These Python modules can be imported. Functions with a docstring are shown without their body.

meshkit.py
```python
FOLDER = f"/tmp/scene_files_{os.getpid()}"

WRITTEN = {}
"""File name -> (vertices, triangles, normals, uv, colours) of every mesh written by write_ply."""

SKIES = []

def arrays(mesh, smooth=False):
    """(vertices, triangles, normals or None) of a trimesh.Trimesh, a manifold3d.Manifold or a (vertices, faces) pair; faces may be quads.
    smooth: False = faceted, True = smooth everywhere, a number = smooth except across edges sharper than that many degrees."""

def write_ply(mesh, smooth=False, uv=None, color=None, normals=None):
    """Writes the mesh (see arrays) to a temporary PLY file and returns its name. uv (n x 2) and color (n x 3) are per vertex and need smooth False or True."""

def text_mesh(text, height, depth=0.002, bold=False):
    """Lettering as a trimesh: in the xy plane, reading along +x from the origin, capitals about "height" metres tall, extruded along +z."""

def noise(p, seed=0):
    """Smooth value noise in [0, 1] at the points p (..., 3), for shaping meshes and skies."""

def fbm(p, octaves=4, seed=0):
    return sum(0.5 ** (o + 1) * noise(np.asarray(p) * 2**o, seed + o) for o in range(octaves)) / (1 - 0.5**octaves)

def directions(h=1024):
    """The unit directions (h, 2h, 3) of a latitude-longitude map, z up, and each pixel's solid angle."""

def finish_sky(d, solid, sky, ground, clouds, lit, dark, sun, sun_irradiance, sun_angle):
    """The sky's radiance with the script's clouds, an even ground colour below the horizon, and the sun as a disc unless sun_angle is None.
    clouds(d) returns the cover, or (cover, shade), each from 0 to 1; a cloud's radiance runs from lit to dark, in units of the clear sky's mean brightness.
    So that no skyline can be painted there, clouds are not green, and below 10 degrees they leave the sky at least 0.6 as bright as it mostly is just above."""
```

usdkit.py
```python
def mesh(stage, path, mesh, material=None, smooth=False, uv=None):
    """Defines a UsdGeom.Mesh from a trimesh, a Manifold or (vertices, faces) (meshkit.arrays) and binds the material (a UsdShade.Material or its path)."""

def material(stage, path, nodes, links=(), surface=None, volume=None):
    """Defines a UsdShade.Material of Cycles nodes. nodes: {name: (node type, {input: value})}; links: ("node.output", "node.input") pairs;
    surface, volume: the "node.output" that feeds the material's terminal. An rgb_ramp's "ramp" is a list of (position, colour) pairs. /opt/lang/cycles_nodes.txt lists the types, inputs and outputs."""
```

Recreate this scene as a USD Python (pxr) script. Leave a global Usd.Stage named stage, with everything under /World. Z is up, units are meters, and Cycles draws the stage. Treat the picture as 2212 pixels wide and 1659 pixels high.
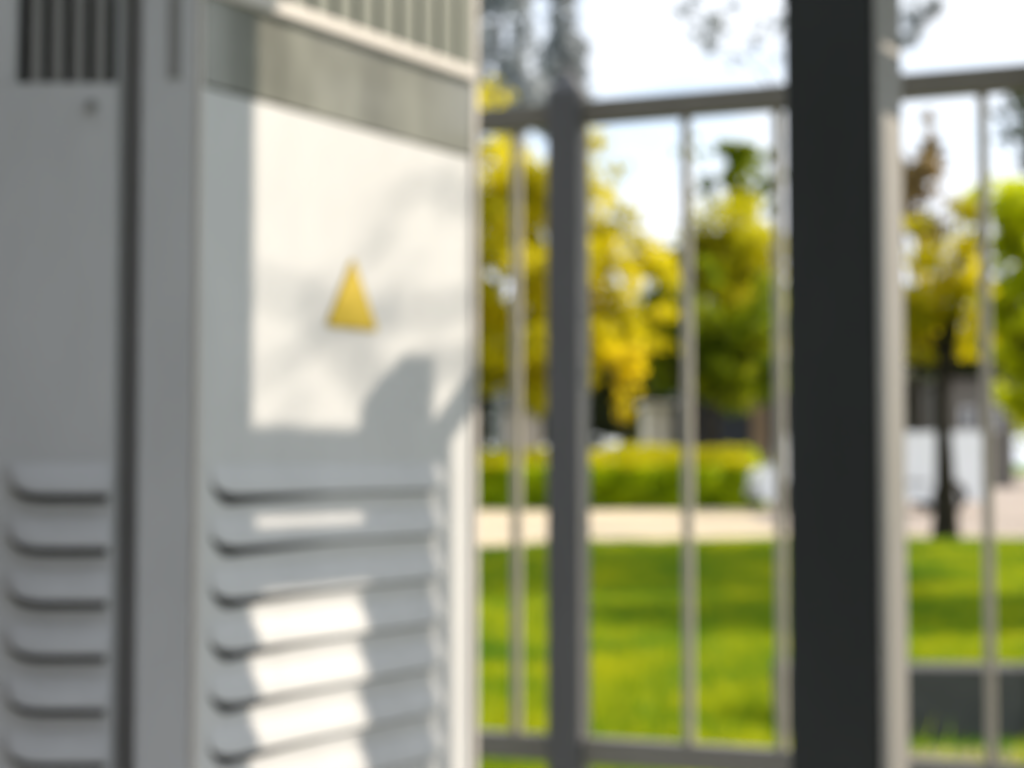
import math, random
import numpy as np, trimesh, usdkit, meshkit
from shapely.geometry import Polygon
from pxr import Usd, UsdGeom, UsdLux, UsdShade, Gf, Sdf, Vt

stage = Usd.Stage.CreateInMemory()
UsdGeom.SetStageUpAxis(stage, 'Z')
UsdGeom.SetStageMetersPerUnit(stage, 1.0)
UsdGeom.Xform.Define(stage, '/World')
UsdGeom.Scope.Define(stage, '/World/Looks')

# ------------------------------------------------------------------ camera, sky, sun, exposure
H = 1.05                                    # eye height
FPX, HOR = 3600.0, 1000.0                   # focal length and horizon row on a 2212 x 1659 picture
PITCH = math.atan((HOR - 829.5) / FPX)
cam = UsdGeom.Camera.Define(stage, '/World/camera')
cam.AddTranslateOp().Set(Gf.Vec3d(0, 0, H))
cam.AddRotateXOp().Set(90 + math.degrees(PITCH))
cam.CreateHorizontalApertureAttr(36.0)
cam.CreateFocalLengthAttr(36.0 * FPX / 2212)
cam.CreateFocusDistanceAttr(0.4)
cam.CreateFStopAttr(12.3)
cam.CreateExposureAttr(1.2)
cam.CreateClippingRangeAttr((0.05, 5000.0))

SUN_H = np.array([0.927, 0.375, 0.0]); SUN_EL = math.radians(31.7)
S = np.array([*(SUN_H[:2] / np.linalg.norm(SUN_H[:2]) * math.cos(SUN_EL)), math.sin(SUN_EL)])
SKY_STRENGTH = 0.105
dome = UsdLux.DomeLight.Define(stage, '/World/sky')
dome.GetPrim().SetCustomDataByKey('kind', 'structure')
skymat = usdkit.material(stage, '/World/Looks/sky', {
    'tc': ('texture_coordinate', {}),
    'map': ('mapping', {'scale': (1.6, 1.6, 3.2), 'location': (0.4, 0.2, 0.1)}),
    'n': ('noise_texture', {'scale': 1.7, 'detail': 6, 'roughness': 0.55}),
    'r': ('rgb_ramp', {'ramp': [(0.26, (0, 0, 0)), (0.48, (1, 1, 1))]}),
    'sky': ('sky_texture', {'sky_type': 'single_scattering', 'sun_disc': False, 'sun_elevation': SUN_EL,
                            'sun_rotation': math.atan2(S[0], S[1]), 'air_density': 1.0, 'aerosol_density': 1.0}),
    'mix': ('mix_color', {'b': (5.1, 5.35, 5.75), 'use_clamp': False}),
    'bg': ('background_shader', {'strength': SKY_STRENGTH}),
}, [('tc.generated', 'map.vector'), ('map.vector', 'n.vector'), ('n.fac', 'r.fac'), ('r.color', 'mix.fac'), ('sky.color', 'mix.a'), ('mix.result', 'bg.color')],
    surface='bg.background')
UsdShade.MaterialBindingAPI.Apply(dome.GetPrim()).Bind(skymat)
sun = UsdLux.DistantLight.Define(stage, '/World/sun')
sun.CreateIntensityAttr(1.0); sun.CreateAngleAttr(0.55); sun.CreateNormalizeAttr(True)
sun.CreateColorAttr(Gf.Vec3f(1.0, 0.85, 0.665))
sun.AddRotateXYZOp().Set(Gf.Vec3f(math.degrees(math.pi / 2 - SUN_EL), 0, math.degrees(math.atan2(S[0], -S[1]))))

# ------------------------------------------------------------------ helpers
def numbered(path):
    if not stage.GetPrimAtPath(path): return path
    i = 1
    while stage.GetPrimAtPath(f'{path}_{i:03d}'): i += 1
    return f'{path}_{i:03d}'
def key(p, label=None, cat=None, group=None, kind=None):
    for k, v in (('label', label), ('category', cat), ('group', group), ('kind', kind)):
        if v: p.SetCustomDataByKey(k, v)
    return p
def ppath(parent): return '/World' if parent is None else str(parent.GetPath())
def thing(name, label, cat, group=None, loc=None, rz=0, parent=None):
    x = UsdGeom.Xform.Define(stage, numbered(ppath(parent) + '/' + name))
    if loc is not None:
        x.AddTranslateOp().Set(Gf.Vec3d(*map(float, loc)))
        if rz: x.AddRotateZOp().Set(math.degrees(rz))
    return key(x.GetPrim(), label, cat, group)
def obj(name, mesh, mat, parent=None, smooth=False, label=None, cat=None, group=None, kind=None):
    if isinstance(mesh, list): mesh = trimesh.util.concatenate(mesh)
    m = usdkit.mesh(stage, numbered(ppath(parent) + '/' + name), mesh, mat, smooth)
    return key(m.GetPrim(), label, cat, group, kind)
def box(x0, x1, y0, y1, z0, z1, bev=0.0):
    if bev <= 0:
        b = trimesh.creation.box([x1 - x0, y1 - y0, z1 - z0])
    else:                                    # chamfered: hull of three shrunken boxes
        e = np.array([x1 - x0, y1 - y0, z1 - z0]); pts = []
        for k in range(3):
            s = e.copy() - 2 * bev; s[k] = e[k]
            pts.append(trimesh.creation.box(s).vertices)
        b = trimesh.convex.convex_hull(np.vstack(pts))
    b.apply_translation([(x0 + x1) / 2, (y0 + y1) / 2, (z0 + z1) / 2])
    return b
def frame_matrix(o, X, Y, Z):
    M = np.eye(4); M[:3, 0], M[:3, 1], M[:3, 2], M[:3, 3] = X, Y, Z, o
    return M
def put(mesh, M):
    mesh = mesh.copy(); mesh.apply_transform(M)
    return mesh
def rod(a, b, r0, r1=None, n=10):
    a, b = np.asarray(a, float), np.asarray(b, float); r1 = r0 if r1 is None else r1
    d = b - a; L = np.linalg.norm(d); d /= L
    u = np.cross(d, [0, 0, 1.0] if abs(d[2]) < .9 else [1.0, 0, 0]); u /= np.linalg.norm(u); w = np.cross(d, u)
    t = np.arange(n) * 2 * np.pi / n
    ring = np.cos(t)[:, None] * u + np.sin(t)[:, None] * w
    v = np.vstack([a + r0 * ring, b + r1 * ring, a, b])
    i = np.arange(n); j = (i + 1) % n
    f = np.vstack([np.c_[i, j, n + j], np.c_[i, n + j, n + i], np.c_[j, i, np.full(n, 2 * n)], np.c_[n + i, n + j, np.full(n, 2 * n + 1)]])
    m = trimesh.Trimesh(v, f, process=False)
    if m.volume < 0: m.invert()
    return m
def extrude(poly, depth):
    return trimesh.creation.extrude_polygon(poly, depth, engine='earcut')
def ray(px, py=None, Y=1.0):
    """the point seen at a pixel of the 2212 x 1659 picture, Y metres in front of the camera (used for measuring distances off the photograph)"""
    w = 829.5 - (HOR if py is None else py)
    y = FPX * math.cos(PITCH) - w * math.sin(PITCH); z = FPX * math.sin(PITCH) + w * math.cos(PITCH)
    return np.array([(px - 1106) / y * Y, Y, H + z / y * Y])

# ------------------------------------------------------------------ materials
def paint(name, c, rough=0.45, var=0.06, spec=0.4, scale=6.0, bump=0.0, metallic=0.0, streak=True):
    c = np.array(c, float)
    nodes = {'g': ('geometry', {}), 'm': ('mapping', {'scale': (1, 1, 0.35 if streak else 1)}),
             'n': ('noise_texture', {'scale': scale, 'detail': 5, 'roughness': 0.6}),
             'r': ('rgb_ramp', {'ramp': [(0.3, tuple(c * (1 - var))), (0.7, tuple(np.minimum(c * (1 + var), 0.95)))]}),
             'p': ('principled_bsdf', {'roughness': rough, 'specular_ior_level': spec, 'metallic': metallic})}
    links = [('g.position', 'm.vector'), ('m.vector', 'n.vector'), ('n.fac', 'r.fac'), ('r.color', 'p.base_color')]
    if bump:
        nodes |= {'n2': ('noise_texture', {'scale': scale * 12, 'detail': 3}), 'b': ('bump', {'strength': bump, 'distance': 0.01})}
        links += [('g.position', 'n2.vector'), ('n2.fac', 'b.height'), ('b.normal', 'p.normal')]
    return usdkit.material(stage, '/World/Looks/' + name, nodes, links, surface='p.BSDF')
def leaf_material(name, c1, c2, c3, trans=0.5, scale=0.9):
    tc = lambda c: tuple(np.minimum(np.array(c) * 1.25, .9))
    nodes = {'g': ('geometry', {}), 'n': ('noise_texture', {'scale': scale, 'detail': 3}),
             'a': ('math', {'math_type': 'multiply_add', 'value2': 0.55}), 'r': ('rgb_ramp', {'ramp': [(0.35, c1), (0.6, c2), (0.85, c3)]}),
             'd': ('principled_bsdf', {'roughness': 0.55, 'specular_ior_level': 0.25}), 't': ('translucent_bsdf', {}), 'mix': ('mix_closure', {'fac': trans})}
    return usdkit.material(stage, '/World/Looks/' + name, nodes,
        [('g.position', 'n.vector'), ('g.random_per_island', 'a.value1'), ('n.fac', 'a.value3'), ('a.value', 'r.fac'), ('r.color', 'd.base_color'), ('r.color', 't.color'),
         ('d.BSDF', 'mix.closure1'), ('t.BSDF', 'mix.closure2'), ], surface='mix.closure')

WHITE = paint('white_enamel', (0.455, 0.475, 0.50), 0.38, 0.07)
GREY = paint('grey_enamel', (0.21, 0.215, 0.215), 0.42, 0.05, scale=4)
HOOD = paint('hood_enamel', (0.165, 0.175, 0.158), 0.16, 0.4, 1.0, scale=8)
SLAT = paint('slat_enamel', (0.11, 0.13, 0.115), 0.55, 0.1, 0.2)
TRIM = paint('trim_enamel', (0.44, 0.43, 0.42), 0.4, 0.03)
DARKIN = paint('dark_interior', (0.03, 0.032, 0.033), 0.7, 0.1)
RUBBER = paint('dark_gasket', (0.24, 0.245, 0.255), 0.6, 0.1)
YELLOW = paint('sign_yellow', (0.42, 0.31, 0.002), 0.65, 0.03)
OCHRE = paint('sign_ochre', (0.33, 0.25, 0.012), 0.65, 0.04)
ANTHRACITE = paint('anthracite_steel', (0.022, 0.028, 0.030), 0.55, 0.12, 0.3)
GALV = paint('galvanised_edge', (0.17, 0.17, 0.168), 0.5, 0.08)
FENCEPAINT = paint('fence_grey_paint', (0.155, 0.15, 0.13), 0.5, 0.1)
RAILPAINT = paint('fence_rail_paint', (0.17, 0.168, 0.155), 0.5, 0.1)
FENCEDARK = paint('fence_post_paint', (0.085, 0.089, 0.098), 0.5, 0.1)
BARPAINT = paint('fence_bar_paint', (0.33, 0.315, 0.27), 0.45, 0.1)
CONCRETE = paint('concrete', (0.42, 0.41, 0.39), 0.85, 0.15, bump=0.3, streak=False)
DARKCONC = paint('dark_concrete', (0.055, 0.06, 0.06), 0.8, 0.2, bump=0.3, streak=False)
BARK = paint('bark', (0.022, 0.019, 0.013), 0.9, 0.35, 0.1, 5, bump=0.6)
CARWHITE = paint('car_white', (0.66, 0.68, 0.70), 0.2, 0.01, 0.6)
TYRE = paint('tyre_rubber', (0.02, 0.02, 0.02), 0.8, 0.1)
RIM = paint('wheel_rim', (0.5, 0.5, 0.5), 0.3, 0.02, metallic=0.8)
CARGLASS = paint('car_window_glass', (0.05, 0.06, 0.07), 0.08, 0.02, 0.8)
LAMPRED = paint('lamp_red', (0.4, 0.02, 0.02), 0.2, 0.02)
DARKBRICK = paint('dark_brick', (0.045, 0.036, 0.033), 0.85, 0.2, scale=3, bump=0.4)
NAVY = paint('navy_cladding', (0.007, 0.012, 0.019), 0.7, 0.15)
BROWN = paint('brown_door', (0.13, 0.09, 0.05), 0.6, 0.15)
HOUSEWALL = paint('house_wall', (0.10, 0.092, 0.08), 0.8, 0.06, scale=2)
PALEWALL = paint('pale_render', (0.62, 0.56, 0.48), 0.8, 0.06, scale=2)
PINKWALL = paint('pinkish_render', (0.42, 0.34, 0.30), 0.8, 0.06, scale=2)
ROOFDARK = paint('roof_dark', (0.10, 0.085, 0.08), 0.8, 0.15)
LEAF_YELLOW = leaf_material('leaf_yellow', (0.42, 0.39, 0.006), (0.72, 0.64, 0.01), (0.88, 0.77, 0.02), 0.62)
LEAF_BRIGHT = leaf_material('leaf_bright_yellow', (0.70, 0.60, 0.01), (0.85, 0.73, 0.012), (0.92, 0.80, 0.03), 0.65)
LEAF_OLIVE = leaf_material('leaf_olive', (0.17, 0.19, 0.004), (0.40, 0.38, 0.006), (0.62, 0.54, 0.01), 0.5)
LEAF_GREEN = leaf_material('leaf_green', (0.34, 0.40, 0.003), (0.60, 0.66, 0.004), (0.80, 0.80, 0.006), 0.65)
LEAF_MID = leaf_material('leaf_yellow_green', (0.28, 0.27, 0.003), (0.54, 0.52, 0.005), (0.76, 0.70, 0.008), 0.65, 1.1)
LEAF_FOREST = leaf_material('leaf_forest_green', (0.10, 0.17, 0.003), (0.24, 0.30, 0.004), (0.48, 0.49, 0.006), 0.6, 1.1)
LEAF_DARK = leaf_material('leaf_dark', (0.018, 0.030, 0.014), (0.045, 0.062, 0.022), (0.085, 0.105, 0.03), 0.3)
LEAF_GREY = leaf_material('leaf_grey_green', (0.24, 0.275, 0.30), (0.34, 0.375, 0.41), (0.44, 0.47, 0.50), 0.5)
LEAF_SUNTINT = leaf_material('leaf_sun_tinted', (0.44, 0.43, 0.002), (0.58, 0.55, 0.003), (0.70, 0.64, 0.005), 0.5)  # hedge-top leaves, yellowed and brightened to stand for sunlight
GREYBARK = paint('grey_bark', (0.16, 0.165, 0.175), 0.9, 0.2, 0.1, 5)
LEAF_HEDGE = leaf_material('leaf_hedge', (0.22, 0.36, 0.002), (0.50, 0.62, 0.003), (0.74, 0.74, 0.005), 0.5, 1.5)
LEAF_BROWN = leaf_material('leaf_brown', (0.16, 0.12, 0.05), (0.30, 0.22, 0.09), (0.42, 0.33, 0.15), 0.4)
GRASSM = usdkit.material(stage, '/World/Looks/grass_blade', {
    'g': ('geometry', {}), 'n': ('noise_texture', {'scale': 1.0, 'detail': 6, 'roughness': 0.72}), 'o': ('object_info', {}),
    'a': ('math', {'math_type': 'multiply_add', 'value2': 0.18}),
    'r': ('rgb_ramp', {'ramp': [(0.35, (0.03, 0.11, 0.016)), (0.53, (0.12, 0.255, 0.007)), (0.72, (0.48, 0.49, 0.008))]}),
    'd': ('principled_bsdf', {'roughness': 0.6, 'specular_ior_level': 0.2}), 't': ('translucent_bsdf', {}), 'mix': ('mix_closure', {'fac': 0.4})},
    [('g.position', 'n.vector'), ('o.random', 'a.value1'), ('n.fac', 'a.value3'), ('a.value', 'r.fac'), ('r.color', 'd.base_color'), ('r.color', 't.color'), ('d.BSDF', 'mix.closure1'), ('t.BSDF', 'mix.closure2')], surface='mix.closure')
def ground_material(name, ramp, scale, bump=0.4):
    return usdkit.material(stage, '/World/Looks/' + name, {
        'g': ('geometry', {}), 'n': ('noise_texture', {'scale': scale, 'detail': 6, 'roughness': 0.65}), 'r': ('rgb_ramp', {'ramp': ramp}),
        'n2': ('noise_texture', {'scale': scale * 25, 'detail': 4}), 'b': ('bump', {'strength': bump, 'distance': 0.03}),
        'p': ('principled_bsdf', {'roughness': 0.9, 'specular_ior_level': 0.15})},
        [('g.position', 'n.vector'), ('g.position', 'n2.vector'), ('n.fac', 'r.fac'), ('r.color', 'p.base_color'), ('n2.fac', 'b.height'), ('b.normal', 'p.normal')], surface='p.BSDF')
LAWN = ground_material('lawn_soil_and_grass', [(0.35, (0.03, 0.09, 0.01)), (0.55, (0.08, 0.16, 0.006)), (0.75, (0.22, 0.25, 0.010))], 0.55)
PATH = ground_material('sandy_path', [(0.3, (0.41, 0.35, 0.255)), (0.7, (0.51, 0.44, 0.325))], 0.8)
PAVING = ground_material('pale_paving', [(0.3, (0.27, 0.235, 0.215)), (0.7, (0.33, 0.295, 0.27))], 0.6)
ASPHALT = ground_material('asphalt', [(0.3, (0.038, 0.040, 0.043)), (0.7, (0.055, 0.057, 0.06))], 1.0)
BARE = ground_material('bare_earth', [(0.3, (0.20, 0.15, 0.11)), (0.6, (0.28, 0.22, 0.16)), (0.8, (0.18, 0.20, 0.02))], 1.6)

# ------------------------------------------------------------------ ground
def sheet(xs, z, mat, name, label=None, cat=None):
    p = extrude(Polygon(xs), 0.002); p.apply_translation([0, 0, z - 0.002])
    return obj(name, p, mat, kind='structure')
obj('ground', extrude(Polygon([(-900, -300), (900, -300), (900, 1500), (-900, 1500)]), 0.05).apply_translation([0, 0, -0.05]), LAWN, kind='structure')
def gp(px, py):
    d = FPX * H / (py - HOR)
    return (float((px - 1106) / FPX * d), float(d))
# sandy path crossing from the left, then the pale paved square on which the car stands
sheet([(-30, 17.0), (-0.4, 19.6), (1.1, 21.2), (2.4, 22.9), (3.8, 23.9), (5.6, 23.8), (9.0, 23.2), (22, 22.0), (40, 20), (60, 45), (6, 52), (-2, 36), (-8, 30), (-30, 24)], 0.004, PATH, 'path')
sheet([(4.2, 24.6), (9.0, 24.0), (40, 22), (160, 60), (60, 160), (14, 120), (6.5, 44), (4.8, 34)], 0.008, PAVING, 'paved_square')
sheet([(-40, -3.3), (0.9, -3.3), (0.8, 1.9), (-1.7, 3.7), (-40, 3.9)], 0.004, ASPHALT, 'asphalt_yard')  # unseen dark ground added to cut light bounced onto the left face
sheet([(0.95, 4.1), (6, 3.4), (7, 5.6), (1.2, 6.2)], 0.004, BARE, 'bare_earth_strip')

# ------------------------------------------------------------------ the switch cabinet
D = 2.43
C = np.array([(420 - 1106) / FPX * D, D])                 # the near corner
va = math.atan((3450 - 1106) / FPX)
dR = np.array([math.sin(va), math.cos(va)]); nR = np.array([math.cos(va), -math.sin(va)])
RW = 0.726                                                # width of the right-hand face
MR = frame_matrix([C[0], C[1], 0], [*dR, 0], [*-nR, 0], [0, 0, 1])   # local: x along the face, y inwards, z up
ML = frame_matrix([C[0], C[1], 0], [1, 0, 0], [0, 1, 0], [0, 0, 1])  # left face: x is negative away from the corner
LX0 = -0.43                                               # left end of the left face, from the corner
Z0, ZB, ZT, ZTOP = 0.10, 1.610, 1.745, 2.16               # plinth, top of the white part, trim, top of the hood
cab = thing('utility_cabinet', 'big white steel electrical cabinet with louvred doors and yellow triangle on its side', 'electrical cabinet')
PITCHZ, ZL = 0.0772, 1.004                                # louvre spacing, lip of the top louvre
ROWS = 11
def ends(a, w, r, left, right):
    t = np.ones_like(a)
    if left: t = np.minimum(t, np.sqrt(np.clip(1 - ((r - np.minimum(a, r)) / r) ** 2, 0, 1)))
    if right: t = np.minimum(t, np.sqrt(np.clip(1 - ((r - np.minimum(w - a, r)) / r) ** 2, 0, 1)))
    return t
def louvre(w, left=True, right=True, hgt=0.046, dep=0.010, r=0.055, drop=0.024):
    """a pressed scoop: bulges out downwards from the sheet and stops at a lip; its ends are rounded. Local: x along, y inwards, z up, lip at z = 0"""
    a = np.unique(np.r_[np.linspace(0, r, 9), np.linspace(r, w - r, 8), np.linspace(w - r, w, 9)]); b = np.linspace(0, 1, 9)
    e = ends(a, w, r, left, right)
    A, B = np.meshgrid(a, b, indexing='ij'); E = e[:, None]
    zlip = drop * (1 - E)
    z = hgt + (zlip - hgt) * B
    y = -dep * E * np.sin(B * math.pi / 2) ** 1.3 - 0.0008
    v = [np.stack([A, y, z], -1)]
    inner = np.stack([a, np.full_like(a, 0.004), zlip[:, 0] + 0.004], -1)[:, None, :]
    grid = np.concatenate([v[0], np.stack([a, y[:, -1] + 0.0015, zlip[:, 0] - 0.001], -1)[:, None, :], inner], 1)
    n, m = grid.shape[:2]
    i, j = np.meshgrid(np.arange(n - 1), np.arange(m - 1), indexing='ij'); q = (i * m + j).ravel()
    f = np.vstack([np.c_[q, q + 1, q + m + 1], np.c_[q, q + m + 1, q + m]])
    return trimesh.Trimesh(grid.reshape(-1, 3), f, process=False)
def slot_shape(x0, w, zl, left=True, right=True, gap=0.019, r=0.055, drop=0.024, extra=0.0):
    a = np.unique(np.r_[np.linspace(0.004, r, 8), np.linspace(r, w - r, 3), np.linspace(w - r, w - 0.004, 8)])
    e = ends(a, w, r, left, right)
    top = drop * (1 - e) + 0.006; bot = top - 0.006 - gap * np.clip(e * 1.3, 0.15, 1) - extra * np.sin(np.clip(a / (1.5 * r), 0, 1) * math.pi)
    return Polygon(np.r_[np.c_[x0 + a, zl + top], np.c_[x0 + a, zl + bot][::-1]])
def pierced(x0, x1, z0, z1, holes, t=0.002):
    p = Polygon([(x0, z0), (x1, z0), (x1, z1), (x0, z1)])
    for h in holes: p = p.difference(h)
    m = extrude(p, t)                                     # in x, y(=z) plane, extruded along +z
    m.apply_transform(np.array([[1, 0, 0, 0], [0, 0, 1.0, 0], [0, 1, 0, 0], [0, 0, 0, 1.0]]))
    m.invert()
    return m
# carcass set back inside the sheets
A2 = np.array([C[0] + LX0, C[1]]); R2 = C + RW * dR; B2 = A2 + RW * dR
def inset_prism(z0, z1, inset):
    pts = Polygon([tuple(A2), tuple(C), tuple(R2), tuple(B2)]).buffer(-inset, join_style=2)
    m = extrude(pts, z1 - z0); m.apply_translation([0, 0, z0]); return m
obj('carcass', inset_prism(Z0, ZTOP, 0.045), DARKIN, cab)
obj('plinth', inset_prism(0.0125, Z0 + 0.001, 0.02), CONCRETE, cab)
roof = Polygon([tuple(A2), tuple(C), tuple(R2), tuple(B2)]).buffer(0.035, join_style=2)
rm = extrude(roof, 0.05); rm.apply_translation([0, 0, ZTOP + 0.002])
obj('roof', rm, GREY, cab)
# sheets of the two hidden faces
bk = extrude(Polygon([tuple(B2), tuple(R2), tuple(R2 - 0.02 * dR), tuple(B2 - 0.02 * dR)]), ZTOP - Z0); bk.apply_translation([0, 0, Z0])
obj('back_panel', bk, WHITE, cab)
bl = extrude(Polygon([tuple(A2), tuple(A2 + [0.02, 0]), tuple(B2 + [0.02, 0] - 0.021 * dR), tuple(B2 - 0.021 * dR)]), ZTOP - Z0); bl.apply_translation([0, 0, Z0])
obj('far_side_panel', bl, WHITE, cab)

# right-hand face: pierced sheet with louvres, sign, grey hood with a trim strip
LW, LX = 0.597, 0.033
side = obj('side_panel', put(pierced(0.012, RW, Z0, ZB - 0.004, [slot_shape(LX, LW, ZL - k * PITCHZ, gap=0.006, extra=0.012) for k in range(ROWS)]), MR), WHITE, cab)
lv = louvre(LW, dep=0.0085)
for k in range(ROWS):
    m = lv.copy(); m.apply_translation([LX, 0, ZL - k * PITCHZ]); obj('louvre', put(m, MR), WHITE, side, smooth=40)
obj('corner_edge', put(box(-0.001, 0.0115, -0.004, 0.02, Z0, ZTOP, 0.003), MR), TRIM, cab)
obj('rear_edge', put(box(RW - 0.014, RW + 0.003, -0.005, -0.001, Z0, ZTOP, 0.0015), MR), TRIM, cab)
# hood, right-hand side
hood = obj('hood_side', put(box(0.012, RW, -0.003, 0.02, ZB, ZT - 0.0005), MR), HOOD, cab)
obj('trim_strip', put(box(0.012, RW - 0.0145, -0.016, 0.006, ZT, ZT + 0.026, 0.004), MR), TRIM, cab)
obj('hood_backing', put(box(0.012, RW, 0.022, 0.03, ZT + 0.027, ZTOP), MR), RUBBER, cab)
xs = np.arange(0.03, RW - 0.03, 0.058)
for x in xs:
    obj('hood_slat', put(box(x, x + 0.0475, -0.002, 0.012, ZT + 0.0275, ZTOP - 0.02, 0.003), MR), SLAT, cab)
# left face: door with louvres, dark joint, corner post, grille above
DX0, DX1 = -0.40, -0.118
LLX, LLW = (20 - 420) / FPX * D, (255 - 20) / FPX * D
door = obj('door', put(pierced(DX0, DX1, Z0 + 0.01, ZB - 0.001, [slot_shape(LLX, DX1 - LLX - 0.003, ZL + 0.002 - k * PITCHZ, True, False, gap=0.0135) for k in range(ROWS)]), ML), WHITE, cab)
lv2 = louvre(DX1 - LLX - 0.001, True, False, dep=0.014)
for k in range(ROWS):
    m = lv2.copy(); m.apply_translation([LLX, 0, ZL + 0.002 - k * PITCHZ]); obj('louvre', put(m, ML), WHITE, door, smooth=40)
obj('door_gasket', put(box(-0.117, -0.086, 0.028, 0.04, Z0, ZTOP), ML), RUBBER, cab)
obj('door_return', put(box(DX1 - 0.0022, DX1 + 0.001, 0.0035, 0.028, Z0 + 0.01, ZTOP - 0.02), ML), WHITE, cab)
post = obj('corner_post', put(box(-0.085, -0.002, -0.001, 0.03, Z0, ZTOP, 0.004), ML), WHITE, cab)
obj('post_slot', put(box(-0.042, -0.024, -0.0025, -0.0012, ZB + 0.005, ZTOP - 0.05), ML), GREY, post)
obj('left_post', put(box(LX0, DX0 - 0.004, -0.001, 0.03, Z0, ZTOP, 0.004), ML), WHITE, cab)
g0, g1 = (24 - 420) / FPX * D, DX1
grille = obj('grille', [put(box(DX0, g0 - 0.001, 0, 0.02, ZB, ZTOP - 0.02), ML), put(box(g0 - 0.001, g1, 0, 0.02, ZTOP - 0.06, ZTOP - 0.02), ML)], WHITE, cab)
x = g0 + 0.020
while x < g1 - 0.01:
    obj('grille_slat', put(box(x, x + 0.0165, 0.0005, 0.014, ZB, ZTOP - 0.061, 0.002), ML), GREY, grille)
    x += 0.0312
obj('grille_backing', put(box(g0, g1, 0.022, 0.03, ZB, ZTOP - 0.03), ML), DARKIN, cab)
lk = obj('lock', put(trimesh.creation.cylinder(0.008, 0.006, sections=20, transform=trimesh.transformations.translation_matrix([(193 - 420) / FPX * D, -0.003, 1.575]) @ trimesh.transformations.rotation_matrix(math.pi / 2, [1, 0, 0])), ML), GREY, cab, smooth=40)
for zz in (0.2, 0.95, 1.5):
    obj('hinge', put(box(DX0 - 0.006, DX0 + 0.014, -0.012, 0.001, zz, zz + 0.06, 0.003), ML), WHITE, cab)
# warning sign
tri = Polygon([(0.295, 1.270), (0.4346, 1.270), (0.3648, 1.391)])
tri = tri.buffer(-0.006).buffer(0.006)
def signpiece(p, off, t):
    m = extrude(p, t); m.apply_transform(np.array([[1, 0, 0, 0], [0, 0, 1.0, off], [0, 1, 0, 0], [0, 0, 0, 1.0]])); m.invert(); return put(m, MR)
sg = obj('warning_triangle', signpiece(tri, -0.0022, 0.0016), OCHRE, cab)
obj('triangle_face', signpiece(tri.buffer(-0.004), -0.0034, 0.001), YELLOW, sg)
# slab under the cabinet, stretched rightwards to bounce light onto its side
obj('concrete_pad', extrude(Polygon([(-1.7, 2.0), (0.0, 2.0), (0.3, 0.2), (3.4, 0.2), (3.4, 2.3), (0.4, 3.45), (-1.7, 3.5)]), 0.042).apply_translation([0, 0, -0.03]), CONCRETE, label='flat pale concrete slab under the white cabinet and dark post, widened to bounce light', cat='slab')

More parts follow.
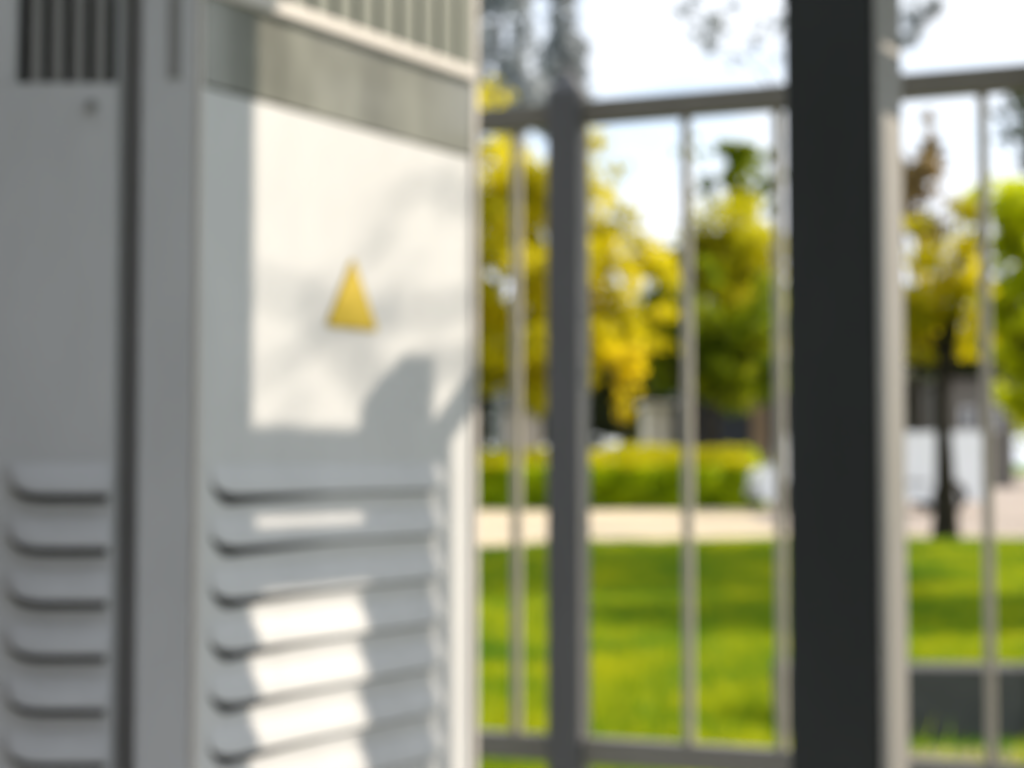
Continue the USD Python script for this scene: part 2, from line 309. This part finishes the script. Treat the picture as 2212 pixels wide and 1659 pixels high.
# ------------------------------------------------------------------ dark square post in front of the fence
K = np.array([(1900 - 1106) / FPX * 2.72, 2.72]); PW, PD = 0.164, 0.122
MP = frame_matrix([K[0], K[1], 0], [*dR, 0], [*-nR, 0], [0, 0, 1])   # x along the lit side, y along the dark face
dp = thing('gate_post', 'thick dark square steel post with pale right-hand side', 'post')
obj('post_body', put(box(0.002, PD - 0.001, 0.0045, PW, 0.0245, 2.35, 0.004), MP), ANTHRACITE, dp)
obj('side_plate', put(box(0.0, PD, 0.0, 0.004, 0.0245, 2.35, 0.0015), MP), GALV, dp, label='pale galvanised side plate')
obj('post_cap', put(box(-0.008, PD + 0.008, -0.008, PW + 0.008, 2.351, 2.375, 0.004), MP), ANTHRACITE, dp)
obj('base_plate', put(box(-0.06, PD + 0.06, -0.06, PW + 0.06, 0.0125, 0.024, 0.002), MP), ANTHRACITE, dp)

# ------------------------------------------------------------------ the fence
fo = np.array([(1228 - 1106) / FPX * 3.73, 3.73]); fd = np.array([0.9300, -0.3676]); fn = np.array([0.3676, 0.93])
MF = frame_matrix([fo[0], fo[1], 0], [*fd, 0], [*fn, 0], [0, 0, 1])
fence = thing('steel_fence', 'grey tubular steel fence of thin upright bars behind the cabinet and post', 'fence')
ztr, zbr = 1.835, 0.413
U0, U1 = -3.0, 1.035
for u in (-2.9, -1.4, 0.0, 1.04):
    pw, ph = (0.038, 1.885) if u < 1 else (0.03, 2.05)
    obj('fence_post', put(box(u - pw, u + pw, -0.038, 0.038, 0, ph, 0.004), MF), FENCEDARK, fence)
    if u < 1: obj('post_finial', put(trimesh.creation.cone(pw * 1.3, 0.06, sections=4, transform=trimesh.transformations.translation_matrix([u, 0, ph + 0.001]) @ trimesh.transformations.rotation_matrix(math.pi / 4, [0, 0, 1])), MF), FENCEDARK, fence)
for a, b in ((-2.861, -1.439), (-1.361, -0.039), (0.039, 1.009)):
    obj('top_rail', put(box(a, b, -0.02, 0.02, ztr - 0.026, ztr + 0.026, 0.003), MF), FENCEPAINT, fence)
    obj('bottom_rail', put(box(a, b, -0.02, 0.02, zbr - 0.024, zbr + 0.032, 0.003), MF), RAILPAINT, fence)
    n = int(round((b - a) / 0.205))
    us = [-0.115, ] if False else np.linspace(a, b, n + 2)[1:-1]
    if a > 0: us = [0.275, 0.478, 0.70, 0.905]
    elif a > -1.4: us = [-0.125, -0.33, -0.535, -0.74, -0.945, -1.15]
    for u in us:
        obj('bar', put(box(u - 0.0105, u + 0.0105, -0.009, 0.009, zbr + 0.0265, ztr - 0.0265, 0.002), MF), BARPAINT, fence)
# unseen gate frame added past the fence end to shadow the cabinet side
go = np.array([-0.392, 2.539]) + 1.7 * SUN_H[:2]
MG = frame_matrix([go[0], go[1], 0], [*dR, 0], [*-nR, 0], [0, 0, 1])
gate = thing('open_gate', 'unseen grey steel frame added beyond the fence end to cast bar shadows on the cabinet', 'gate')
def gb(name, *a): return obj(name, put(box(*a, 0.004), MG), FENCEPAINT, gate)
gb('gate_rail', -0.35, 0.35, -0.02, 0.02, 2.03, 2.14); gb('gate_rail', -0.35, 0.35, -0.02, 0.02, 1.91, 1.982)
gb('gate_stile', -0.42, -0.351, -0.022, 0.022, 0.05, 2.155); gb('gate_stile', 0.351, 0.44, -0.022, 0.022, 0.05, 2.27)
gb('gate_rail', -0.35, 0.35, -0.02, 0.02, 0.10, 0.16)
# low dark wall on the right
lw = thing('low_wall', 'low dark grey concrete kerb wall on the grass behind the pale-sided post', 'kerb wall')
wa = np.array([1.03, 6.45]); wd = np.array([1.0, -0.02]); wd /= np.linalg.norm(wd)
MW = frame_matrix([*wa, 0], [*wd, 0], [-wd[1], wd[0], 0], [0, 0, 1])
for i in range(4):
    obj('wall_block', put(box(i * 0.95, i * 0.95 + 0.944, 0, 0.22, -0.02, 0.262, 0.008), MW), DARKCONC, lw)

# unseen brick building added behind the viewer to darken the cabinet front
bb = thing('brick_building', 'unseen dark brick building added behind the viewer to shade the cabinet', 'building')
obj('wall', box(-16, 3.6, -9.0, -3.6, 0, 12.5), DARKBRICK, bb)
obj('roof', box(-16.3, 3.9, -9.3, -3.3, 12.501, 12.75, 0.03), ROOFDARK, bb)
obj('side_wing', box(-11, -5.5, -3.597, 3.2, 0, 9.0), DARKBRICK, bb)  # wing added to block more sky from the left face
for zz in (1.0, 4.0, 7.0, 9.5):
    for xx_ in np.arange(-14.5, 2.2, 2.6):
        w_ = obj('window_frame', box(xx_, xx_ + 1.3, -3.598, -3.54, zz, zz + 1.5, 0.01), TRIM, bb)
        obj('pane', box(xx_ + .07, xx_ + 1.23, -3.539, -3.53, zz + .07, zz + 1.43), CARGLASS, w_)

# ------------------------------------------------------------------ vegetation
def leaves(rng, clumps, n, size, shell=0.5):
    """n folded leaf pieces spread through ellipsoid clumps (cx, cy, cz, rx, ry, rz)"""
    cl = np.array(clumps, float); vol = cl[:, 3] * cl[:, 4] * cl[:, 5]
    k = rng.choice(len(cl), n, p=vol / vol.sum())
    d = rng.normal(size=(n, 3)); d /= np.linalg.norm(d, axis=1, keepdims=True)
    r = rng.random(n) ** shell
    p = cl[k, :3] + d * r[:, None] * cl[k, 3:]
    a = rng.normal(size=(n, 3)); a /= np.linalg.norm(a, axis=1, keepdims=True)
    b = np.cross(a, rng.normal(size=(n, 3))); b /= np.linalg.norm(b, axis=1, keepdims=True)
    s = size * rng.uniform(0.6, 1.3, n)[:, None]
    c = np.cross(a, b)
    v = np.stack([p - a * s * .5, p + b * s * .3 + c * s * .1, p + a * s * .5, p - b * s * .3 + c * s * .1], 1).reshape(-1, 3)
    q = np.arange(n)[:, None] * 4
    f = np.vstack([q + [0, 1, 2], q + [0, 2, 3]])
    return trimesh.Trimesh(v, f, process=False)
def tree(name, label, base, height, clumps, mat, n, size, seed, trunk_r=0.14, cat='tree', group=None, limbs=6, lean=(0, 0), crown_from=0.3, shell=0.45):
    rng = np.random.default_rng(seed)
    t = thing(name, label, cat, group)
    b = np.array([base[0], base[1], 0.0]); top = b + [lean[0], lean[1], height * 0.8]
    pts = [b + (top - b) * s + np.array([math.sin(s * 5 + seed), math.cos(s * 4 + seed), 0]) * 0.05 * s * height * 0.3 for s in np.linspace(0, 1, 6)]
    segs = [rod(pts[i], pts[i + 1], trunk_r * (1.25 if i == 0 else 1) * (1 - i / 6.5), trunk_r * (1 - (i + 1) / 6.5), 9) for i in range(5)]
    tr = obj('trunk', segs, BARK, t, smooth=60)
    small = []
    cl = np.array(clumps, float)
    for i in range(limbs):
        s = crown_from + (0.75 - crown_from) * i / max(1, limbs - 1)
        st = b + (top - b) * s
        tgt = cl[rng.integers(len(cl))]; e = tgt[:3] + rng.normal(size=3) * tgt[3:] * 0.35
        mid = (st + e) / 2 + np.array([0, 0, 0.08 * np.linalg.norm(e - st)])
        small += [rod(st, mid, trunk_r * 0.45 * (1 - s * 0.5), trunk_r * 0.28, 7), rod(mid, e, trunk_r * 0.28, trunk_r * 0.07, 6)]
    if small: obj('limbs', small, BARK, t, smooth=60)
    obj('crown', leaves(rng, clumps, n, size, shell), mat, t)
    return t
def blob(rng, px, py, rpx, rpy, Y, k=7, fill=0.55, dep=None):
    """small leaf clumps loosely filling the ellipse seen around a pixel, Y metres away, deep as it is wide"""
    rx, rz = rpx / FPX * Y, rpy / FPX * Y; ry = dep or rx; c = ray(px, py, Y)
    f = fill * 0.52; out = []
    for _ in range(int(k * 2.6)):
        d = rng.normal(size=3); d /= np.linalg.norm(d); d *= rng.random() ** 0.42
        s = rng.uniform(0.6, 1.3) * f * min(rx, rz) * 1.15
        out.append((*(c + d * [rx, ry, rz] * (1 - f * 0.4)), s * rng.uniform(.8, 1.4), s, s * rng.uniform(.7, 1.1)))
    return out
R = np.random.default_rng(7)
base = lambda px, Y: ((px - 1106) / FPX * Y, Y)

# yellow tree by the cabinet: drooping golden boughs
cl = blob(R, 1060, 560, 150, 360, 40, 12, 0.5) + blob(R, 1260, 460, 110, 190, 40, 8, 0.5) + blob(R, 1320, 640, 80, 150, 40, 6, 0.55) + blob(R, 1180, 760, 150, 130, 40, 9, 0.5) + blob(R, 900, 600, 200, 350, 40, 8, 0.5)
cl += blob(R, 1230, 600, 150, 330, 41, 12, 0.55) + blob(R, 1130, 420, 130, 190, 41, 9, 0.55) + blob(R, 1065, 205, 40, 42, 40, 4, .6) + blob(R, 1310, 520, 70, 150, 41, 7, .6) + blob(R, 1375, 580, 60, 120, 41, 6, .6) + blob(R, 1395, 540, 50, 90, 41, 5, .6) + blob(R, 1430, 600, 60, 100, 41, 6, .6) + blob(R, 1400, 720, 90, 90, 41, 5, .5)
tree('golden_tree', 'large yellow-leaved tree rising right beside the cabinet edge', base(1040, 41), 9.0, cl, LEAF_YELLOW, 24000, 0.22, 1, 0.2)
# bright yellow drooping bush
cl = blob(R, 1340, 790, 55, 55, 27, 6, 0.6) + blob(R, 1355, 850, 32, 70, 27, 5, 0.6) + blob(R, 1310, 760, 40, 30, 27, 3, 0.6)
tree('golden_bush', 'small bright golden shrub with a drooping tip behind the hedge', base(1362, 39.5), 1.9, [(x * 39.5 / 27, y * 39.5 / 27, (z - H) * 39.5 / 27 + H, a * 39.5 / 27, b * 39.5 / 27, c * 39.5 / 27) for x, y, z, a, b, c in cl], LEAF_BRIGHT, 2000, 0.14, 2, 0.06, 'shrub', limbs=5)
# middle trees
cl = blob(R, 1560, 560, 130, 110, 45, 9, 0.5) + blob(R, 1440, 600, 70, 110, 45, 6, 0.5) + blob(R, 1640, 520, 70, 90, 45, 5, 0.5)
cl += blob(R, 1580, 520, 130, 90, 45, 8, .6) + blob(R, 1480, 560, 70, 90, 45, 6, .6)
tree('olive_tree', 'yellow-green rounded tree between the fence post and the dark post', base(1545, 45), 6.2, cl + blob(R, 1560, 600, 150, 160, 46, 8, 0.6) + blob(R, 1420, 690, 60, 120, 46, 5, .6) + blob(R, 1660, 560, 60, 110, 46, 5, .6), LEAF_MID, 13000, 0.2, 3, 0.14)
cl = blob(R, 1480, 730, 130, 110, 43, 8, 0.5) + blob(R, 1620, 700, 100, 120, 43, 7, 0.5) + blob(R, 1590, 800, 70, 60, 43, 4, 0.5)
tree('green_tree', 'darker green leafy tree low under the yellow crowns', base(1500, 43), 4.2, cl + blob(R, 1560, 770, 150, 110, 43, 8, .6) + blob(R, 1425, 650, 60, 80, 42, 6, .6)+ blob(R, 1640, 690, 70, 70, 42, 6, .6) + blob(R, 1530, 590, 40, 40, 42, 4, .6) + blob(R, 1480, 800, 90, 80, 43, 6, .6), LEAF_FOREST, 15000, 0.18, 4, 0.14)
cl = blob(R, 1590, 345, 62, 60, 55, 7, 0.55) + blob(R, 1620, 390, 85, 110, 55, 9, 0.3) + blob(R, 1500, 340, 60, 60, 55, 5, 0.25) + blob(R, 1600, 430, 90, 70, 55, 5, 0.45) + blob(R, 1530, 420, 40, 60, 55, 3, 0.4)
tree('tall_green_tree', 'slim tree with a dark green top against the bright sky', base(1600, 55), 10.5, cl, LEAF_FOREST, 3000, 0.24, 5, 0.16, limbs=9, crown_from=0.5)
# tall grey-green conifers far behind
def conifer(name, label, px, Y, ptop, pbot, rpx, n, seed, mat=LEAF_GREY, size=0.4, group=None):
    rng = np.random.default_rng(seed); t = thing(name, label, 'tree', group)
    zb, zt = ray(px, pbot, Y)[2], ray(px, ptop, Y)[2]; x, y = base(px, Y); r = rpx / FPX * Y
    obj('trunk', rod((x, y, 0), (x, y, zt), 0.24, 0.03, 9), GREYBARK, t, smooth=60)
    cl, br = [], []
    for i in range(30):
        s = (i + rng.random()) / 30; z = zb + (zt - zb) * s; a0 = rng.random() * 6
        for a in a0 + np.arange(3) * 2.094:
            L = r * (1 - s * 0.85) * rng.uniform(0.6, 1.1)
            e = np.array([x + math.cos(a) * L, y + math.sin(a) * L, z - rng.uniform(.1, .6) * L])
            br.append(rod((x, y, z), e, 0.03, 0.01, 5))
            cl.append((x + math.cos(a) * L * .6, y + math.sin(a) * L * .6, z - 0.15 * L, max(.2, L * .42), max(.2, L * .42), 0.3 + 0.2 * L))
    obj('branches', br, GREYBARK, t, kind='stuff'); obj('crown', leaves(rng, cl, n, size), mat, t)
conifer('grey_conifer', 'tall pale grey-green conifer above the fence rail beside the cabinet', 1080, 62, -700, 300, 135, 3900, 11)
conifer('grey_conifer', 'slim grey conifer directly behind the thin fence post top', 1220, 66, -420, 270, 80, 2500, 12)
# sparse tall tree whose thin boughs cross the sky between the posts
cl = blob(R, 1520, 30, 60, 60, 50, 4, 0.4) + blob(R, 1620, 120, 90, 35, 50, 6, 0.4) + blob(R, 1700, 60, 60, 60, 50, 4, 0.4) + blob(R, 1860, -160, 200, 120, 50, 9, 0.35) + blob(R, 1990, 40, 70, 70, 50, 6, 0.4) + blob(R, 2090, 60, 40, 120, 50, 3, .35) + blob(R, 1580, 70, 120, 60, 50, 6, .4)
tree('airy_tree', 'tall airy tree with thin bluish boughs across the bright sky', base(1800, 50), 19, cl, LEAF_GREY, 3600, 0.22, 6, 0.1, limbs=8, crown_from=0.45)
# young tree with the dark trunk on the right
cl = blob(R, 2010, 660, 75, 230, 21.6, 12, 0.6) + blob(R, 2070, 560, 60, 190, 21.6, 9, 0.6) + blob(R, 1850, 600, 150, 230, 21.6, 9, 0.5) + blob(R, 2090, 700, 60, 140, 21.6, 8, 0.55) + blob(R, 2090, 480, 50, 80, 21.6, 6, 0.5)
tree('street_tree', 'young tree with a dark bare trunk and yellow-olive leaves in front of the white car', base(2040, 21.6), 3.9, cl, LEAF_YELLOW, 6200, 0.13, 8, 0.16, limbs=8, crown_from=0.42)
cl = blob(R, 2005, 330, 52, 110, 40, 12, 0.45) + blob(R, 1965, 440, 85, 120, 40, 10, 0.45) + blob(R, 2035, 450, 40, 70, 40, 5, 0.5)
tree('brown_tree', 'thin brownish tree top just right of the dark post', base(1985, 40), 8.6, cl, LEAF_BROWN, 2600, 0.2, 9, 0.13, limbs=7, crown_from=0.5)
# green tree at the right edge
cl = blob(R, 2260, 620, 130, 260, 30, 12, 0.45) + blob(R, 2180, 760, 60, 140, 30, 6, 0.5) + blob(R, 2195, 620, 70, 240, 30, 10, 0.55) + blob(R, 2210, 870, 60, 80, 30, 5, .6) + blob(R, 2150, 430, 60, 80, 30, 7, 0.5) + blob(R, 2130, 620, 50, 160, 30, 8, .55) + blob(R, 2200, 470, 60, 120, 30, 7, .5)
tree('leafy_tree', 'fresh green tree at the right end of the fence', base(2265, 30), 6.5, cl, LEAF_GREEN, 11000, 0.17, 10, 0.16)
# trees out of sight on the right whose shade crosses the lawn
for i, (x, y, h, r) in enumerate([(8.3, 17.4, 6.6, 2.3), (10.6, 14.1, 6.0, 1.0), (9.0, 13.6, 5.9, 1.0), (9.3, 20.4, 6.5, 2.0)]):
    q = np.random.default_rng(40 + i)
    cl = [(x + q.normal() * r * .5, y + q.normal() * r * .5, h * .78 + q.normal() * h * .05, r * .6, r * .6, h * .13) for _ in range(9)]
    cl += [(c[0], c[1], c[2], c[3] * .8, c[4] * .8, c[5] * .8) for c in cl]
    tree('shade_tree', ['round green tree on the lawn to the right of the view, nearer the square', 'second round green tree on the lawn to the right, nearer the fence', 'third round green tree on the lawn to the right, nearest the dark kerb wall', 'fourth round green tree on the lawn to the right, close to the paved square'][i], (x, y), h, cl, LEAF_DARK, 9000, 0.22, 50 + i, 0.15)
for i, (px, w) in enumerate([(1205, 40), (1290, 50)]):
    q = np.random.default_rng(70 + i)
    tree('evergreen_shrub', ['dark evergreen shrub behind the hedge just left of the thin fence post', 'dark evergreen shrub behind the hedge under the golden shrub'][i], base(px, 42), 2.2, blob(q, px, 915, w, 60, 42, 6, .6), LEAF_DARK, 1500, .16, 72 + i, .05, 'shrub', limbs=4)
sp = thing('sapling', 'thin sapling with bare spring twigs on the lawn right of the added gate frame', 'tree')
b0 = np.array([4.9, 5.75, 0.0]); q = np.random.default_rng(91)
obj('trunk', [rod(b0, b0 + [-.05, -.05, 2.6], .055, .045), rod(b0 + [-.05, -.05, 2.6], b0 + [-.1, -.2, 5.6], .045, .02)], BARK, sp, smooth=60)
lf = []
def target(s_, z_, t_): return np.array([C[0] + s_ * dR[0], C[1] + s_ * dR[1], z_]) + t_ * np.array([S[0], S[1], S[2]]) / math.cos(SUN_EL)
for (s0, z0, s1, z1, r_) in [(0.42, 1.18, 0.10, 1.33, .012), (0.80, 1.52, 0.40, 1.47, .006), (0.60, 1.32, 0.10, 1.16, .009)]:
    a_, e_ = target(s0, z0, 5.6), target(s1, z1, 5.3); m_ = (a_ + e_) / 2 + [0, 0, .05]
    st = b0 + [-.08, -.15, min(5.4, a_[2] - .3)]
    obj('branch', [rod(st, a_, r_ * 1.3, r_, 7), rod(a_, m_, r_, r_ * .8, 7), rod(m_, e_, r_ * .8, r_ * .4, 7)], BARK, sp)
    for _ in range(16):
        f = q.random(); p_ = a_ + (e_ - a_) * f; lf.append((*(p_ + q.normal(size=3) * .05), .04, .04, .04))
obj('buds', leaves(q, lf, 60, .035), LEAF_FOREST, sp, kind='stuff')
# distant trees closing the view
lab = [('dark', LEAF_DARK), ('olive', LEAF_OLIVE), ('green', LEAF_GREEN)]
far = [(700, 75, 640, 190, 1), (860, 82, 560, 200, 0), (1010, 78, 520, 170, 1), (1130, 72, 700, 120, 0), (1250, 76, 640, 130, 0), (1370, 84, 660, 130, 1), (1480, 78, 690, 130, 0), (1610, 80, 620, 140, 1), (1740, 84, 560, 160, 2), (1880, 78, 600, 150, 0), (2020, 82, 640, 140, 0), (2130, 90, 600, 120, 1), (2290, 86, 560, 170, 2), (2450, 80, 520, 190, 1)]
place = ['hidden behind the cabinet door', 'behind the cabinet sign', 'behind the cabinet right edge', 'left of the thin fence post', 'just right of the thin fence post', 'behind the golden shrub', 'beside the navy shed', 'above the navy shed', 'behind the dark post', 'behind the pale side plate', 'behind the dark trunk', 'right of the dark trunk', 'behind the fresh green tree', 'past the right picture edge']
for i, (px, Y, top, r, m) in enumerate(far):
    q = np.random.default_rng(100 + i)
    cl = blob(q, px, (top + 985) / 2, r, (985 - top) / 2, Y, 14, 0.6)
    tree('distant_tree', f'far {lab[m][0]} tree {place[i]}', base(px, Y), ray(px, top, Y)[2], cl, lab[m][1], 4500, 0.46, 200 + i, 0.22, group='trees closing the far side of the park', limbs=5)

# clipped hedge
def quads(rng, P, size):
    n = len(P)
    a = rng.normal(size=(n, 3)); a /= np.linalg.norm(a, axis=1, keepdims=True); b = np.cross(a, rng.normal(size=(n, 3))); b /= np.linalg.norm(b, axis=1, keepdims=True)
    s = size * rng.uniform(.6, 1.3, n)[:, None]
    v = np.stack([P - a * s * .5, P + b * s * .35, P + a * s * .5, P - b * s * .35], 1).reshape(-1, 3); q = np.arange(n)[:, None] * 4
    return trimesh.Trimesh(v, np.vstack([q + [0, 1, 2], q + [0, 2, 3]]), process=False)
def hedge(x0, x1, y0, h, seed, n):
    """front wall up to a shoulder, then a sloping top whose leaf colour is brightened to look sunlit"""
    rng = np.random.default_rng(seed)
    t = thing('hedge', 'long clipped hedge beside the path with sunlight painted into its yellow-green top', 'hedge')
    zs, dy, depth = h * 0.70, 0.85, 1.7
    sec = Polygon([(.15, 0), (.15, zs - .15), (dy, h - .22), (depth - .15, h - .22), (depth - .15, 0)])
    core = extrude(sec, x1 - x0 - .3); core.apply_transform(frame_matrix([x0 + .15, y0, 0], [0, 1, 0], [0, 0, 1], [1, 0, 0]))
    obj('twigs', core, BARK, t)
    wob = lambda P, k: (meshkit.noise(P * 1.6, k)[:, None] - .5) * 0.3
    u, w = rng.random(n), rng.random(n); front = rng.random(n) < .85
    P = np.where(front[:, None], np.stack([x0 + u * (x1 - x0), y0 + 0 * u, w * zs], 1), np.stack([x1 + 0 * u, y0 + u * depth, w * (zs + (h - zs) * np.minimum(1, u * 2))], 1))
    P = P + wob(P, 3) * np.where(front[:, None], [0, 1, 0], [1, 0, 0]) + rng.normal(size=(n, 3)) * .05
    P[:, 2] = np.maximum(P[:, 2], .03)
    obj('foliage', quads(rng, P, .16), LEAF_HEDGE, t)
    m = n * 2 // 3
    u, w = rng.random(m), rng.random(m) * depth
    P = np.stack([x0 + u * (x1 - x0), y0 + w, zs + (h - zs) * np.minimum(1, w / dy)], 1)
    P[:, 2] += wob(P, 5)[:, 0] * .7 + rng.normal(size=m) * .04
    obj('young_shoots', quads(rng, P, .15), LEAF_SUNTINT, t)
hedge(-9.0, 5.5, 37.4, 1.27, 21, 24000)

# navy shed and pale low buildings beyond the hedge
def building(name, label, cat, px0, px1, Y, ptop, wall, roofm, depth, door=None, windows=()):
    t = thing(name, label, cat)
    x0, x1, zt = (px0 - 1106) / FPX * Y, (px1 - 1106) / FPX * Y, ray(1106, ptop, Y)[2]
    obj('wall', box(x0, x1, Y, Y + depth, 0, zt - .12), wall, t)
    obj('roof', box(x0 - .15, x1 + .15, Y - .15, Y + depth + .15, zt - .119, zt, 0.02), roofm, t)
    if door: obj('door', box((door[0] - 1106) / FPX * Y, (door[1] - 1106) / FPX * Y, Y - .05, Y - .003, 0.02, ray(1106, door[2], Y)[2], .01), BROWN, t)
    for a, b, zt_, zb_ in windows:
        w = obj('window_frame', box((a - 1106) / FPX * Y, (b - 1106) / FPX * Y, Y - .06, Y - .003, ray(1106, zb_, Y)[2], ray(1106, zt_, Y)[2], .01), TRIM, t)
        obj('pane', box((a + 5 - 1106) / FPX * Y, (b - 5 - 1106) / FPX * Y, Y - .07, Y - .061, ray(1106, zb_ - 5, Y)[2], ray(1106, zt_ + 5, Y)[2]), CARGLASS, w)
building('navy_shed', 'dark navy flat-roofed shed with brown door beyond the hedge end', 'shed', 1478, 1730, 48, 815, NAVY, NAVY, 4, door=(1622, 1660, 868))
building('pale_hut', 'small pale cream hut showing between golden shrub and navy shed', 'hut', 1398, 1452, 50, 868, PALEWALL, PALEWALL, 2.2)
building('pink_hut', 'small pinkish hut showing left of the thin fence post', 'hut', 1092, 1172, 52, 880, PINKWALL, ROOFDARK, 2.5)
building('brown_house', 'low grey-brown house behind the trunk of the young tree', 'house', 2040, 2190, 70, 820, HOUSEWALL, ROOFDARK, 6, windows=((2075, 2105, 880, 930), (2130, 2160, 880, 930)))

# ------------------------------------------------------------------ the white van
def van(x0, Y, L, label):
    from shapely.geometry import Point
    t = thing('parked_van', label, 'van', loc=(x0, Y, 0.008))
    W = 1.75; k = L / 4.8
    def side(poly, w, y0):
        m = extrude(poly, w); m.apply_transform(np.array([[1, 0, 0, 0], [0, 0, 1.0, y0], [0, 1, 0, 0], [0, 0, 0, 1.0]])); m.invert(); return m
    P = Polygon([(x * k, z) for x, z in [(0, .34), (0, .78), (.10, .92), (.42, 1.02), (.62, 1.56), (.85, 1.66), (4.55, 1.70), (4.74, 1.60), (4.80, .9), (4.80, .34), (4.6, .24), (.2, .24)]]).buffer(-.06).buffer(.06)
    for cx in (.78, 3.95): P = P.difference(Point(cx * k, .32).buffer(.38))
    obj('body', side(P, W, 0), CARWHITE, t)
    for q in ([(.60, 1.02), (1.35, 1.02), (1.35, 1.52), (.76, 1.52)], [(1.45, 1.02), (2.2, 1.02), (2.2, 1.52), (1.45, 1.52)]):
        for y in (-.006, W - .004): obj('side_window', side(Polygon([(x * k, z) for x, z in q]).buffer(-.04).buffer(.04), .01, y), CARGLASS, t)
    v = np.array([[.425, .14, 1.05], [.425, W - .14, 1.05], [.605, W - .2, 1.50], [.605, .2, 1.50]]) * [k, 1, 1]
    obj('windscreen', trimesh.convex.convex_hull(np.vstack([v + [-.03, 0, .0], v + [.04, 0, 0]])), CARGLASS, t)
    obj('rear_window', box(4.80 * k - .03, 4.80 * k + .004, .25, W - .25, 1.05, 1.45, .002), CARGLASS, t)
    obj('front_bumper', box(-.06, .12, .04, W - .04, .30, .52, .03), RUBBER, t); obj('rear_bumper', box(4.80 * k - .1, 4.80 * k + .06, .04, W - .04, .30, .52, .03), RUBBER, t)
    for z in (.60,): obj('side_moulding', box(1.25 * k, 3.5 * k, -.012, -.001, z, z + .07, .003), RUBBER, t)
    for x in (1.40, 2.28): obj('door_gap', box(x * k, x * k + .012, -.002, .004, .38, 1.60), RUBBER, t)
    for cx in (.78, 3.95):
        for y in (.11, W - .11):
            M = trimesh.transformations.translation_matrix([cx * k, y, .32]) @ trimesh.transformations.rotation_matrix(math.pi / 2, [1, 0, 0])
            w = obj('wheel', trimesh.creation.cylinder(.32, .2, sections=24, transform=M), TYRE, t, smooth=40)
            obj('rim', trimesh.creation.cylinder(.2, .215, sections=20, transform=M), RIM, w, smooth=40)
    for y in (.06, W - .36):
        obj('headlight', box(-.012, .1, y, y + .3, .66, .84, .01), RIM, t)
        obj('tail_light', box(4.80 * k - .04, 4.80 * k + .012, y, y + .14, .7, 1.0, .005), LAMPRED, t)
    obj('wing_mirror', box(.78 * k, .88 * k, -.2, -.012, 1.06, 1.24, .03), RUBBER, t)
van((1640 - 1106) / FPX * 34.8, 34.8, 4.82, 'white van parked on the square behind the dark post')

# ------------------------------------------------------------------ grass
rng = np.random.default_rng(5)
def tuft(seed):
    q = np.random.default_rng(seed); v, f = [], []
    for i in range(9):
        p = q.normal(size=2) * 0.05; a = q.random() * 6.28; h = q.uniform(.05, .11); w = .006; l = q.normal(size=2) * .03
        v += [(p[0] - w * math.cos(a), p[1] - w * math.sin(a), -.005), (p[0] + w * math.cos(a), p[1] + w * math.sin(a), -.005), (p[0] + l[0], p[1] + l[1], h)]
        f.append((3 * i, 3 * i + 1, 3 * i + 2))
    return trimesh.Trimesh(np.array(v), np.array(f), process=False)
gi = UsdGeom.PointInstancer.Define(stage, '/World/grass')
key(gi.GetPrim(), 'bright green mown grass with yellow-green patches filling the lawn', 'grass', kind='stuff')
for i in range(3): obj(f'grass_tuft', tuft(60 + i), GRASSM, gi.GetPrim())
n = 80000
yy = 4.0 + (21 - 4.0) * rng.random(n) ** 0.75; xx = (rng.random(n) * 0.60 - 0.16) * yy
edge = np.interp(xx, [-5, -0.3, 1.6, 3.8, 9], [19, 19.3, 21.8, 23.3, 22.8])
ok = (yy < edge) & ~((xx > 0.9) & (yy > 3.9) & (yy < 6.2) & (rng.random(n) < .95)) & ~((xx > 0.95) & (yy > 6.1) & (yy < 6.75))
pos = np.stack([xx, yy, np.zeros(n)], 1)[ok]; m = len(pos)
gi.CreatePositionsAttr(Vt.Vec3fArray.FromNumpy(pos.astype(np.float32)))
gi.CreateProtoIndicesAttr(Vt.IntArray.FromNumpy(rng.integers(0, 3, m).astype(np.int32)))
ang = rng.random(m) * math.pi
gi.CreateOrientationsAttr(Vt.QuathArray([Gf.Quath(float(math.cos(a)), 0, 0, float(math.sin(a))) for a in ang]))
gi.CreateScalesAttr(Vt.Vec3fArray.FromNumpy((rng.uniform(.7, 1.5, m)[:, None] * np.ones(3)).astype(np.float32)))
gi.CreatePrototypesRel().SetTargets([p.GetPath() for p in gi.GetPrim().GetChildren()])
